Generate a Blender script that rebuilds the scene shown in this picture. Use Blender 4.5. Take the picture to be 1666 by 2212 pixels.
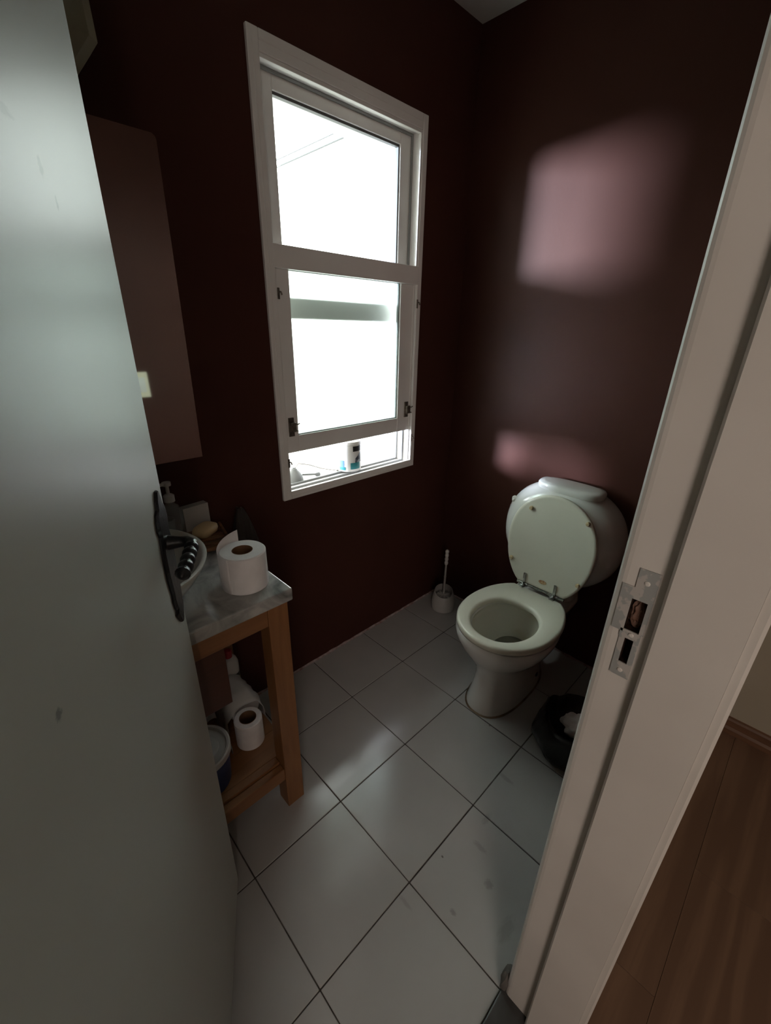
import bpy, bmesh, math, random
from mathutils import Vector, Matrix, noise

random.seed(7)
PI = math.pi
sc = bpy.context.scene
col = sc.collection
for o in list(bpy.data.objects):
    bpy.data.objects.remove(o)

# ------------------------------------------------------------------ camera
cam_d = bpy.data.cameras.new('camera')
cam_d.sensor_fit = 'HORIZONTAL'
cam_d.sensor_width = 36.0
cam_d.lens = 919.8765 / 1666 * 36.0
cam_d.clip_start = 0.02
cam = bpy.data.objects.new('camera', cam_d)
col.objects.link(cam)
RX = (0.7174719, -0.6963581, 0.0178728)
RY = (0.2626918, 0.2942418, 0.9189204)
RZ = (-0.6451566, -0.6546046, 0.3940378)
cam.matrix_world = Matrix(((RX[0], RY[0], RZ[0], -1.7285472),
                           (RX[1], RY[1], RZ[1], -1.2969665),
                           (RX[2], RY[2], RZ[2], 1.3932941),
                           (0, 0, 0, 1)))
sc.camera = cam

# ------------------------------------------------------------------ sky, sun, daylight, exposure
world = bpy.data.worlds.new('world')
sc.world = world
world.use_nodes = True
wn = world.node_tree.nodes
wl_ = world.node_tree.links
w_tc = wn.new('ShaderNodeTexCoord')
w_sep = wn.new('ShaderNodeSeparateXYZ')
w_ramp = wn.new('ShaderNodeValToRGB')                       # pale ground below the horizon, overcast sky above
w_ramp.color_ramp.elements[0].position = 0.485
w_ramp.color_ramp.elements[0].color = (0.36, 0.37, 0.34, 1)
w_ramp.color_ramp.elements[1].position = 0.505
w_ramp.color_ramp.elements[1].color = (0.93, 1.0, 0.955, 1)
w_map = wn.new('ShaderNodeMapRange')
w_map.inputs['From Min'].default_value = -1.0
wl_.new(w_tc.outputs['Generated'], w_sep.inputs[0])
wl_.new(w_sep.outputs['Z'], w_map.inputs['Value'])
wl_.new(w_map.outputs[0], w_ramp.inputs['Fac'])
wl_.new(w_ramp.outputs['Color'], wn['Background'].inputs['Color'])
wn['Background'].inputs['Strength'].default_value = 6.0

sun_d = bpy.data.lights.new('sun', 'SUN')
sun_d.energy = 11.0
sun_d.angle = math.radians(11)
sun_d.color = (0.72, 0.80, 1.0)
sun = bpy.data.objects.new('sun', sun_d)
col.objects.link(sun)
sun_dir = Vector((1.0, -0.92, -0.072))
sun.rotation_euler = sun_dir.to_track_quat('-Z', 'Y').to_euler()

hall_d = bpy.data.lights.new('hall_daylight', 'AREA')
hall_d.shape = 'RECTANGLE'
hall_d.size = 1.0
hall_d.size_y = 1.3
hall_d.energy = 14.0
hall_d.color = (1.0, 0.86, 0.76)
hall = bpy.data.objects.new('hall_daylight', hall_d)
col.objects.link(hall)
hall.location = (-2.55, -2.70, 1.45)
hall.rotation_euler = Vector((0.55, 0.83, -0.05)).to_track_quat('-Z', 'Y').to_euler()

sc.view_settings.view_transform = 'Standard'
sc.view_settings.look = 'None'
sc.view_settings.gamma = 1.0
sc.view_settings.use_curve_mapping = False
sc.view_settings.exposure = 0.85
sc.cycles.use_denoising = True
sc.cycles.max_bounces = 10
sc.cycles.diffuse_bounces = 6
sc.cycles.glossy_bounces = 5
sc.cycles.transmission_bounces = 6
sc.cycles.transparent_max_bounces = 10
sc.cycles.sample_clamp_indirect = 6.0

# ------------------------------------------------------------------ materials
def new_mat(name):
    m = bpy.data.materials.new(name)
    m.use_nodes = True
    nt = m.node_tree
    return m, nt, nt.nodes['Principled BSDF']

def mat(name, c, rough=0.5, spec=0.5, metal=0.0, c2=None, scale=20, detail=3, bump=0.0, bscale=None, stretch=None, coat=0.0, fac=(0.35, 0.65)):
    """plain procedural material: two colours mixed by noise, optional noise relief"""
    m, nt, b = new_mat(name)
    N, L = nt.nodes, nt.links
    b.inputs['Roughness'].default_value = rough
    b.inputs['Specular IOR Level'].default_value = spec
    b.inputs['Metallic'].default_value = metal
    b.inputs['Coat Weight'].default_value = coat
    b.inputs['Coat Roughness'].default_value = 0.08
    if c2 is None:
        c2 = tuple(x * 0.93 for x in c)
    tc = N.new('ShaderNodeTexCoord')
    mp = N.new('ShaderNodeMapping')
    if stretch: mp.inputs['Scale'].default_value = stretch
    L.new(tc.outputs['Object'], mp.inputs['Vector'])
    nz = N.new('ShaderNodeTexNoise')
    nz.inputs['Scale'].default_value = scale
    nz.inputs['Detail'].default_value = detail
    L.new(mp.outputs[0], nz.inputs['Vector'])
    rp = N.new('ShaderNodeValToRGB')
    rp.color_ramp.elements[0].position, rp.color_ramp.elements[1].position = fac
    rp.color_ramp.elements[0].color = (*c, 1)
    rp.color_ramp.elements[1].color = (*c2, 1)
    L.new(nz.outputs['Fac'], rp.inputs['Fac'])
    L.new(rp.outputs['Color'], b.inputs['Base Color'])
    if bump:
        nb = N.new('ShaderNodeTexNoise')
        nb.inputs['Scale'].default_value = bscale or scale * 4
        nb.inputs['Detail'].default_value = 4
        L.new(mp.outputs[0], nb.inputs['Vector'])
        bp = N.new('ShaderNodeBump')
        bp.inputs['Strength'].default_value = bump
        bp.inputs['Distance'].default_value = 0.002
        L.new(nb.outputs['Fac'], bp.inputs['Height'])
        L.new(bp.outputs['Normal'], b.inputs['Normal'])
    return m

def add_spots(m, spots, colour):
    """marks with a shape of their own: ellipsoidal smudges at object-space points"""
    nt = m.node_tree; N, L = nt.nodes, nt.links
    b = N['Principled BSDF']
    src = b.inputs['Base Color'].links[0].from_socket
    tc = N.new('ShaderNodeTexCoord')
    for (p, r, s) in spots:
        mp = N.new('ShaderNodeMapping')
        mp.vector_type = 'TEXTURE'
        mp.inputs['Location'].default_value = p
        mp.inputs['Scale'].default_value = r
        L.new(tc.outputs['Object'], mp.inputs['Vector'])
        nz = N.new('ShaderNodeTexNoise'); nz.inputs['Scale'].default_value = 2.5
        L.new(mp.outputs[0], nz.inputs['Vector'])
        ln = N.new('ShaderNodeVectorMath'); ln.operation = 'LENGTH'
        L.new(mp.outputs[0], ln.inputs[0])
        ad = N.new('ShaderNodeMath'); ad.operation = 'ADD'
        L.new(ln.outputs['Value'], ad.inputs[0]); L.new(nz.outputs['Fac'], ad.inputs[1])
        mr = N.new('ShaderNodeMapRange')
        mr.inputs['From Min'].default_value = 0.9; mr.inputs['From Max'].default_value = 1.35
        mr.inputs['To Min'].default_value = s; mr.inputs['To Max'].default_value = 0
        L.new(ad.outputs[0], mr.inputs['Value'])
        mx = N.new('ShaderNodeMixRGB')
        mx.inputs['Color2'].default_value = (*colour, 1)
        L.new(mr.outputs[0], mx.inputs['Fac']); L.new(src, mx.inputs['Color1'])
        src = mx.outputs['Color']
    L.new(src, b.inputs['Base Color'])

WALL = mat('burgundy_paint', (0.066, 0.0245, 0.0180), 0.48, 0.08, c2=(0.058, 0.0215, 0.016), scale=3, bump=0.12, bscale=90)
CEIL = mat('ceiling_white', (0.72, 0.71, 0.68), 0.8, 0.2, scale=5)
TILE = mat('glazed_tile', (0.45, 0.44, 0.43), 0.17, 0.6, c2=(0.41, 0.40, 0.39), scale=4, detail=5, bump=0.03, bscale=14)
GROUT = mat('dirty_grout', (0.055, 0.048, 0.042), 0.9, 0.1, c2=(0.11, 0.10, 0.09), scale=30)
CAULK = mat('wall_edge_filler', (0.42, 0.36, 0.35), 0.8, 0.1, c2=(0.26, 0.16, 0.15), scale=40)
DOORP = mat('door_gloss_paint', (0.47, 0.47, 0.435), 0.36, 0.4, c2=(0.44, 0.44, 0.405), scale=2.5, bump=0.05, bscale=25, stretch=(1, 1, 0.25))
FRAMEP = mat('frame_paint', (0.66, 0.62, 0.58), 0.42, 0.4, c2=(0.60, 0.56, 0.52), scale=4, bump=0.06, bscale=40)
WINP = mat('window_paint', (0.76, 0.735, 0.71), 0.38, 0.4, c2=(0.71, 0.685, 0.66), scale=6, bump=0.05, bscale=60)
WINDARK = mat('glazing_bead_grey', (0.12, 0.12, 0.12), 0.6, 0.3)
CERAM = mat('white_ceramic', (0.72, 0.71, 0.68), 0.10, 0.5, c2=(0.70, 0.69, 0.66), scale=4, coat=0.3)
BOWLIN = mat('stained_ceramic', (0.66, 0.64, 0.57), 0.14, 0.5, c2=(0.46, 0.40, 0.25), scale=6, fac=(0.5, 0.8))
SEATP = mat('cream_seat_plastic', (0.72, 0.70, 0.60), 0.28, 0.5, c2=(0.69, 0.67, 0.57), scale=5)
BUFF = mat('tan_rubber', (0.55, 0.43, 0.26), 0.5, 0.3)
CHROME = mat('worn_chrome', (0.52, 0.53, 0.52), 0.25, 0.5, metal=1.0, c2=(0.30, 0.30, 0.29), scale=60)
STICK = mat('orange_badge', (0.55, 0.40, 0.22), 0.5, 0.3, c2=(0.28, 0.11, 0.05), scale=160)
RUST = mat('rusty_sealant', (0.30, 0.24, 0.17), 0.8, 0.2, c2=(0.09, 0.055, 0.03), scale=9)
IRON = mat('black_iron', (0.008, 0.008, 0.009), 0.3, 0.3, c2=(0.016, 0.016, 0.017), scale=60, bump=0.3, bscale=120)
PAPER = mat('tissue_paper', (0.82, 0.78, 0.78), 0.9, 0.1, bump=0.25, bscale=140, scale=30)
CARD = mat('cardboard_core', (0.20, 0.11, 0.06), 0.9, 0.1, c2=(0.15, 0.08, 0.045))
SOAP = mat('beige_soap', (0.66, 0.46, 0.24), 0.4, 0.4)
DARKW = mat('dark_wood', (0.20, 0.080, 0.030), 0.4, 0.4, c2=(0.055, 0.022, 0.010), scale=9, stretch=(1, 9, 9))
PLASTW = mat('white_plastic', (0.74, 0.73, 0.70), 0.35, 0.4)
PLASTG = mat('grey_white_plastic', (0.50, 0.48, 0.46), 0.25, 0.5)
BLUE = mat('blue_plastic', (0.014, 0.035, 0.12), 0.4, 0.4, c2=(0.010, 0.025, 0.09))
RED = mat('red_plastic', (0.32, 0.02, 0.025), 0.4, 0.4)
BLACKP = mat('black_label', (0.02, 0.018, 0.018), 0.4, 0.4)
YELLOW = mat('yellow_stripe', (0.55, 0.42, 0.08), 0.5, 0.3)
TEAL = mat('teal_print', (0.03, 0.22, 0.24), 0.4, 0.4)
BLUEP = mat('blue_print', (0.10, 0.20, 0.62), 0.4, 0.4)
NAVY = mat('dark_print', (0.02, 0.02, 0.04), 0.4, 0.4, c2=(0.25, 0.28, 0.32), scale=70, fac=(0.5, 0.62))
BAG = mat('black_bag_plastic', (0.010, 0.010, 0.010), 0.32, 0.4, bump=0.6, bscale=45, scale=10)
CLOTH = mat('dark_grey_cloth', (0.075, 0.065, 0.060), 0.95, 0.1, c2=(0.045, 0.04, 0.037), scale=40, stretch=(1, 1, 0.1), bump=0.4, bscale=200)
BRASSY = mat('aged_metal', (0.22, 0.19, 0.16), 0.45, 0.5, metal=0.8, c2=(0.12, 0.10, 0.08), scale=80)
SWITCH = mat('cream_switch_plastic', (0.80, 0.74, 0.56), 0.35, 0.4)
LAMPG = mat('lamp_glass_unlit', (0.34, 0.31, 0.21), 0.3, 0.5)
HWALL = mat('hall_beige_paint', (0.46, 0.41, 0.33), 0.75, 0.2, c2=(0.43, 0.38, 0.30), scale=3)
EXTW = mat('outside_white_render', (0.80, 0.82, 0.80), 0.85, 0.1)
TRACKM = mat('weathered_grey_paint', (0.26, 0.265, 0.26), 0.6, 0.2)
EXTS = mat('outside_grey_slab', (0.20, 0.21, 0.21), 0.85, 0.1)
EXTG = mat('outside_ledge', (0.55, 0.55, 0.53), 0.85, 0.1, c2=(0.42, 0.41, 0.38), scale=25)
ZINC = mat('worn_zinc', (0.40, 0.41, 0.40), 0.5, 0.4, metal=0.3, c2=(0.56, 0.53, 0.50), scale=60, fac=(0.52, 0.56))
RAWW = mat('splintered_wood', (0.085, 0.032, 0.016), 0.8, 0.2, c2=(0.17, 0.10, 0.075), scale=90, bump=0.8, bscale=140)
RAWD = mat('raw_wood_painted_shade', (0.035, 0.016, 0.010), 0.9, 0.1, c2=(0.012, 0.007, 0.005), scale=120)  # raw wood with the shade inside the latch holes put into its colour
DIRT = mat('stone_threshold', (0.07, 0.07, 0.068), 0.45, 0.4, c2=(0.035, 0.033, 0.031), scale=14, bump=0.2)
PLAST = mat('grey_plaster', (0.20, 0.19, 0.175), 0.9, 0.1, c2=(0.12, 0.11, 0.10), scale=18, bump=0.5)

def wood(name, c, c2, axis='X', sc_=6.0, rough=0.45, rings=False, dist=3.0):
    m, nt, b = new_mat(name)
    N, L = nt.nodes, nt.links
    tc = N.new('ShaderNodeTexCoord'); mp = N.new('ShaderNodeMapping')
    s = [9.0, 9.0, 9.0]; s['XYZ'.index(axis)] = 0.8
    mp.inputs['Scale'].default_value = s
    oi = N.new('ShaderNodeObjectInfo')
    av = N.new('ShaderNodeVectorMath'); av.operation = 'ADD'
    ml = N.new('ShaderNodeMath'); ml.operation = 'MULTIPLY'; ml.inputs[1].default_value = 7.0
    L.new(oi.outputs['Random'], ml.inputs[0])
    L.new(tc.outputs['Object'], av.inputs[0]); L.new(ml.outputs[0], av.inputs[1])
    L.new(av.outputs[0], mp.inputs['Vector'])
    nz = N.new('ShaderNodeTexNoise'); nz.inputs['Scale'].default_value = sc_
    nz.inputs['Detail'].default_value = 6; nz.inputs['Distortion'].default_value = dist * 0.3
    L.new(mp.outputs[0], nz.inputs['Vector'])
    fac = nz.outputs['Fac']
    if rings:
        wv = N.new('ShaderNodeTexWave'); wv.wave_type = 'RINGS'; wv.rings_direction = axis
        wv.inputs['Scale'].default_value = 0.55; wv.inputs['Distortion'].default_value = dist * 4
        wv.inputs['Detail'].default_value = 3; wv.inputs['Detail Scale'].default_value = 1.4
        L.new(mp.outputs[0], wv.inputs['Vector'])
        mx = N.new('ShaderNodeMath'); mx.operation = 'MULTIPLY'
        L.new(wv.outputs['Fac'], mx.inputs[0]); L.new(nz.outputs['Fac'], mx.inputs[1])
        ad = N.new('ShaderNodeMath'); ad.operation = 'ADD'
        L.new(mx.outputs[0], ad.inputs[0]); ad.inputs[1].default_value = 0.2
        fac = ad.outputs[0]
    rp = N.new('ShaderNodeValToRGB')
    rp.color_ramp.elements[0].position = 0.3; rp.color_ramp.elements[1].position = 0.72
    rp.color_ramp.elements[0].color = (*c2, 1); rp.color_ramp.elements[1].color = (*c, 1)
    L.new(fac, rp.inputs['Fac']); L.new(rp.outputs['Color'], b.inputs['Base Color'])
    b.inputs['Roughness'].default_value = rough
    return m
PINE_X = wood('orange_pine', (0.26, 0.115, 0.042), (0.20, 0.085, 0.030), 'X')
PINE_Z = wood('orange_pine_upright', (0.26, 0.115, 0.042), (0.20, 0.085, 0.030), 'Z')
PINE_Y = wood('orange_pine_cross', (0.26, 0.115, 0.042), (0.20, 0.085, 0.030), 'Y')
MAHOG = wood('mahogany_panel', (0.085, 0.025, 0.012), (0.06, 0.018, 0.009), 'X')
LAMIN = wood('brown_laminate', (0.235, 0.140, 0.090), (0.175, 0.100, 0.064), 'X', sc_=5.0, rough=0.5, rings=True)
BASEW = wood('baseboard_wood', (0.20, 0.10, 0.055), (0.13, 0.065, 0.038), 'Y', rough=0.4)

def marble():
    m, nt, b = new_mat('grey_veined_marble')
    N, L = nt.nodes, nt.links
    tc = N.new('ShaderNodeTexCoord')
    nz = N.new('ShaderNodeTexNoise'); nz.inputs['Scale'].default_value = 9; nz.inputs['Detail'].default_value = 8
    nz.inputs['Distortion'].default_value = 1.3
    L.new(tc.outputs['Object'], nz.inputs['Vector'])
    rp = N.new('ShaderNodeValToRGB')
    e = rp.color_ramp.elements
    e[0].position = 0.30; e[0].color = (0.075, 0.08, 0.08, 1)
    e[1].position = 0.66; e[1].color = (0.46, 0.44, 0.42, 1)
    k = e.new(0.46); k.color = (0.27, 0.27, 0.262, 1)
    L.new(nz.outputs['Fac'], rp.inputs['Fac']); L.new(rp.outputs['Color'], b.inputs['Base Color'])
    b.inputs['Roughness'].default_value = 0.2
    return m
MARBLE = marble()

def clear_glass(name, tint=(0.97, 1.0, 0.985), refl=1.0):
    m = bpy.data.materials.new(name); m.use_nodes = True
    nt = m.node_tree; N, L = nt.nodes, nt.links
    N.remove(N['Principled BSDF'])
    t = N.new('ShaderNodeBsdfTransparent'); t.inputs['Color'].default_value = (*tint, 1)
    g = N.new('ShaderNodeBsdfGlossy'); g.inputs['Roughness'].default_value = 0.02
    lw = N.new('ShaderNodeLayerWeight'); lw.inputs['Blend'].default_value = 0.5
    pw = N.new('ShaderNodeMath'); pw.operation = 'POWER'; pw.inputs[1].default_value = 5.0
    L.new(lw.outputs['Facing'], pw.inputs[0])
    f = N.new('ShaderNodeMath'); f.operation = 'MULTIPLY_ADD'; f.inputs[1].default_value = 0.8; f.inputs[2].default_value = 0.04
    L.new(pw.outputs[0], f.inputs[0])
    x = N.new('ShaderNodeMixShader')
    L.new(f.outputs[0], x.inputs['Fac']); L.new(t.outputs[0], x.inputs[1]); L.new(g.outputs[0], x.inputs[2])
    L.new(x.outputs[0], N['Material Output'].inputs['Surface'])
    return m
GLASS = clear_glass('clear_pane')

def frosted():
    m = bpy.data.materials.new('frosted_pane'); m.use_nodes = True
    nt = m.node_tree; N, L = nt.nodes, nt.links
    N.remove(N['Principled BSDF'])
    t = N.new('ShaderNodeBsdfTranslucent'); t.inputs['Color'].default_value = (0.80, 0.86, 0.83, 1)
    r = N.new('ShaderNodeBsdfRefraction'); r.inputs['Color'].default_value = (0.9, 0.97, 0.94, 1)
    r.inputs['Roughness'].default_value = 0.36; r.inputs['IOR'].default_value = 1.2
    x = N.new('ShaderNodeMixShader'); x.inputs['Fac'].default_value = 0.96
    L.new(t.outputs[0], x.inputs[1]); L.new(r.outputs[0], x.inputs[2])
    L.new(x.outputs[0], N['Material Output'].inputs['Surface'])
    return m
FROST = frosted()

def film():
    m = bpy.data.materials.new('plastic_film'); m.use_nodes = True
    nt = m.node_tree; N, L = nt.nodes, nt.links
    b = N['Principled BSDF']
    b.inputs['Base Color'].default_value = (0.75, 0.74, 0.72, 1); b.inputs['Roughness'].default_value = 0.3
    t = N.new('ShaderNodeBsdfTransparent')
    x = N.new('ShaderNodeMixShader'); x.inputs['Fac'].default_value = 0.45
    L.new(t.outputs[0], x.inputs[1]); L.new(b.outputs[0], x.inputs[2])
    L.new(x.outputs[0], N['Material Output'].inputs['Surface'])
    return m
FILM = film()
PETG = film()
PETG.name = 'hazy_clear_plastic'
PETG.node_tree.nodes['Mix Shader'].inputs['Fac'].default_value = 0.3
PETG.node_tree.nodes['Principled BSDF'].inputs['Base Color'].default_value = (0.45, 0.47, 0.46, 1)

def mirror_mat():
    m, nt, b = new_mat('mirror_silver')
    N, L = nt.nodes, nt.links
    b.inputs['Metallic'].default_value = 1.0
    nz = N.new('ShaderNodeTexNoise'); nz.inputs['Scale'].default_value = 5
    rp = N.new('ShaderNodeValToRGB')
    rp.color_ramp.elements[0].color = (0.88, 0.86, 0.83, 1); rp.color_ramp.elements[1].color = (0.80, 0.78, 0.75, 1)
    L.new(nz.outputs['Fac'], rp.inputs['Fac']); L.new(rp.outputs[0], b.inputs['Base Color'])
    b.inputs['Roughness'].default_value = 0.04
    return m
MIRROR = mirror_mat()

# ------------------------------------------------------------------ mesh helpers
def link(o, parent=None):
    col.objects.link(o)
    if parent is not None:
        o.parent = parent
    return o

def obj(name, bm, m, parent=None, smooth=False, loc=None):
    """bmesh -> ONE mesh object; mesh coords are world coords, re-based on the parent's / own origin"""
    bmesh.ops.recalc_face_normals(bm, faces=bm.faces)
    org = Vector((0, 0, 0))
    if parent is None:
        if loc is None:
            xs = [v.co for v in bm.verts]
            org = Vector(((min(c.x for c in xs) + max(c.x for c in xs)) / 2, (min(c.y for c in xs) + max(c.y for c in xs)) / 2, min(c.z for c in xs)))
        else:
            org = Vector(loc)
    else:
        p = parent
        while p is not None:
            org += p.location; p = p.parent
    if org.length:
        bmesh.ops.translate(bm, verts=bm.verts, vec=-org)
    me = bpy.data.meshes.new(name)
    bm.to_mesh(me); bm.free()
    if isinstance(m, (list, tuple)):
        for k in m: me.materials.append(k)
    else:
        me.materials.append(m)
    if smooth:
        for p in me.polygons: p.use_smooth = True
        try:
            me.set_sharp_from_angle(angle=math.radians(smooth if smooth is not True else 40))
        except Exception:
            pass
    o = bpy.data.objects.new(name, me)
    if parent is None: o.location = org
    return link(o, parent)

def thing(name, label, cat, loc=(0, 0, 0), group=None):
    o = bpy.data.objects.new(name, None)
    o.empty_display_size = 0.05
    o.location = loc
    return tag(link(o), label, cat, group)

def tag(o, label, cat, group=None):
    o['label'] = label; o['category'] = cat
    if group: o['group'] = group
    return o

def struct(o, label=None, cat=None):
    o['kind'] = 'structure'
    if label: o['label'] = label
    if cat: o['category'] = cat
    return o

def sempty(name, loc, label, cat):
    o = bpy.data.objects.new(name, None); o.location = loc
    return struct(link(o), label, cat)

def BM(): return bmesh.new()

def box(bm, x0, x1, y0, y1, z0, z1, bevel=0.0, seg=2, M=None):
    r = bmesh.ops.create_cube(bm, size=1.0)
    vs = r['verts']
    for v in vs:
        v.co = Vector((x0 + (v.co.x + .5) * (x1 - x0), y0 + (v.co.y + .5) * (y1 - y0), z0 + (v.co.z + .5) * (z1 - z0)))
    if bevel:
        es = list({e for v in vs for e in v.link_edges})
        r2 = bmesh.ops.bevel(bm, geom=es, offset=bevel, segments=seg, profile=0.5, affect='EDGES')
        vs = list({v for f in r2['faces'] for v in f.verts} | {v for v in vs if v.is_valid})
    if M is not None:
        bmesh.ops.transform(bm, matrix=M, verts=vs)
    return bm

def boxo(name, dims, m, parent=None, bevel=0.0, smooth=False):
    bm = BM(); box(bm, *dims, bevel=bevel)
    return obj(name, bm, m, parent, smooth)

def loft(bm, rings, closed=True, cap0=True, cap1=True, mi=0):
    R = [[bm.verts.new(p) for p in r] for r in rings]
    n = len(R[0])
    for a, b in zip(R[:-1], R[1:]):
        for i in range(n if closed else n - 1):
            j = (i + 1) % n
            f = bm.faces.new((a[i], a[j], b[j], b[i])); f.material_index = mi
    if cap0 and closed: bm.faces.new(list(reversed(R[0]))).material_index = mi
    if cap1 and closed: bm.faces.new(R[-1]).material_index = mi
    return R

def lathe(bm, cx, cy, prof, n=32, cap0=True, cap1=True, mi=0, fn=None):
    rings = []
    for r, z in prof:
        ring = []
        for k in range(n):
            a = 2 * PI * k / n
            p = Vector((cx + r * math.cos(a), cy + r * math.sin(a), z))
            if fn: p = fn(p, a, r, z)
            ring.append(p)
        rings.append(ring)
    return loft(bm, rings, True, cap0, cap1, mi)

def tube(bm, pts, r, n=8, mi=0, rs=None):
    pts = [Vector(p) for p in pts]
    rings = []
    up = Vector((0, 0, 1))
    prev = None
    for i, p in enumerate(pts):
        t = (pts[min(i + 1, len(pts) - 1)] - pts[max(i - 1, 0)]).normalized()
        if prev is None:
            a = t.cross(up)
            if a.length < 0.1: a = t.cross(Vector((1, 0, 0)))
            a.normalize()
        else:
            a = (prev - t * prev.dot(t)).normalized()
        prev = a
        b = t.cross(a)
        rr = rs[i] if rs else r
        rings.append([p + a * rr * math.cos(2 * PI * k / n) + b * rr * math.sin(2 * PI * k / n) for k in range(n)])
    return loft(bm, rings, mi=mi)

def prism(bm, poly, z0, z1, mi=0):
    """extrude an xy outline from z0 to z1"""
    return loft(bm, [[(x, y, z0) for x, y in poly], [(x, y, z1) for x, y in poly]], mi=mi)

def sup(a, b, th, e):
    c, s = math.cos(th), math.sin(th)
    return (math.copysign(abs(c) ** (2 / e), c) * a, math.copysign(abs(s) ** (2 / e), s) * b)

def boolean_cut(o, dims_list):
    cutters = []
    for d in dims_list:
        bm = BM(); box(bm, *d)
        me = bpy.data.meshes.new('cut'); bmesh.ops.recalc_face_normals(bm, faces=bm.faces); bm.to_mesh(me); bm.free()
        c = bpy.data.objects.new('cut', me); col.objects.link(c); cutters.append(c)
        md = o.modifiers.new('cut', 'BOOLEAN'); md.operation = 'DIFFERENCE'; md.object = c; md.solver = 'EXACT'
    bpy.context.view_layer.update()
    dg = bpy.context.evaluated_depsgraph_get()
    me = bpy.data.meshes.new_from_object(o.evaluated_get(dg))
    o.modifiers.clear()
    o.data = me
    for c in cutters: bpy.data.objects.remove(c)

# ------------------------------------------------------------------ the room
WX0, WX1, WZ0, WZ1 = -0.957, -0.302, 0.826, 2.050          # window hole
LEFT, FRONT, FY, CZ = -2.25, -1.175, -1.1640, 2.4256
DX0, DX1, DH = -1.945, -1.16, 2.05                          # door hole

fl = sempty('floor', (0, 0, 0), 'white glazed tile floor with dark dirty grout', 'floor')
boxo('grout_bed', (LEFT, 0, FRONT, 0, -0.06, -0.0025), GROUT, fl)
xs = [0, -0.2943, -0.5943, -0.8943, -1.1943, -1.4943, -1.7943, -2.0943, LEFT]
ys = [0, -0.2761, -0.5761, -0.8761, FY]
add_spots(TILE, [((-0.98, -0.96, 0), (.012, .03, .1), .22), ((-1.04, -1.03, 0), (.018, .016, .1), .28), ((-1.16, -1.0, 0), (.009, .012, .1), .35),
                 ((-0.90, -0.93, 0), (.03, .012, .1), .18), ((-1.235, -0.90, 0), (.008, .03, .1), .18), ((-0.74, -0.90, 0), (.012, .04, .1), .22),
                 ((-1.09, -1.115, 0), (.05, .02, .1), .18), ((-0.60, -0.745, 0), (.005, .005, .1), .6), ((-1.08, -0.90, 0), (.004, .005, .1), .8)], (0.09, 0.08, 0.07))
for i in range(len(xs) - 1):
    for j in range(len(ys) - 1):
        g = 0.0016
        x1, x0, y1, y0 = xs[i], xs[i + 1], ys[j], ys[j + 1]
        jt = lambda: random.uniform(-0.0005, 0.0005)
        bm = BM()
        box(bm, x0 + g + jt(), x1 - g + jt(), y0 + g + jt(), y1 - g + jt(), -0.010, random.uniform(-0.0004, 0.0002), bevel=0.0012, seg=1)
        obj('tile', bm, TILE, fl)
# ragged filler line where the paint meets the tiles
def filler(axis):
    bm = BM(); rings = []
    n = 90
    L0 = 1.42 if axis == 'x' else 1.1
    for k in range(n + 1):
        s = -L0 * k / n
        w = 0.005 + 0.006 * (noise.noise(Vector((s * 22, 3, 1 if axis == 'x' else 9))) + 0.5)
        h = 0.004 + 0.005 * (noise.noise(Vector((s * 26, 8, 2))) + 0.5)
        sec = [(0.0, 0.0), (-w, 0.0), (-w * 0.6, 0.0015), (-0.0015, h), (0.0, h)]
        rings.append([(s, a, b) if axis == 'x' else (a, s, b) for a, b in sec])
    loft(bm, rings)
    obj('edge_filler', bm, CAULK, fl)
filler('x'); filler('y')

def wall_with_hole(name, x0, x1, y0, y1, z0, z1, hx0, hx1, hz0, hz1, m, label):
    bm = BM()
    box(bm, x0, hx0, y0, y1, z0, z1); box(bm, hx1, x1, y0, y1, z0, z1)
    box(bm, hx0, hx1, y0, y1, hz1, z1)
    if hz0 > z0: box(bm, hx0, hx1, y0, y1, z0, hz0)
    return struct(obj(name, bm, m), label, 'wall')
wall_with_hole('wall_back', LEFT - 0.15, 0.2, 0, 0.25, -0.06, CZ + 0.1, WX0, WX1, WZ0, WZ1, WALL, 'dark burgundy painted wall around the window')
struct(boxo('wall_right', (0, 0.2, FRONT, 0, -0.06, CZ + 0.1), WALL), 'dark burgundy painted wall behind the toilet', 'wall')
struct(boxo('wall_left', (LEFT - 0.15, LEFT, FRONT, 0, -0.06, CZ + 0.1), WALL), 'dark burgundy painted wall hidden behind the open door', 'wall')
# front wall: burgundy skin inside, beige skin towards the hall
def front_skin(name, y0, y1, m, label):
    bm = BM()
    box(bm, DX1, 0.05, y0, y1, -0.06, CZ + 0.1); box(bm, -3.7 if y1 < -1.2 else LEFT, DX0, y0, y1, -0.06, CZ + 0.1)
    box(bm, DX0, DX1, y0, y1, DH, CZ + 0.1)
    struct(obj(name, bm, m), label, 'wall')
front_skin('wall_front', -1.235, FRONT, WALL, 'dark burgundy painted wall beside the doorway, seen in the mirror')
front_skin('wall_hall_side', -1.305, -1.235, HWALL, 'beige hall side of the wall around the doorway')
struct(boxo('ceiling', (LEFT, 0.0, FRONT, 0, CZ, CZ + 0.1), CEIL), 'white painted ceiling corner above the dark walls', 'ceiling')

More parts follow.
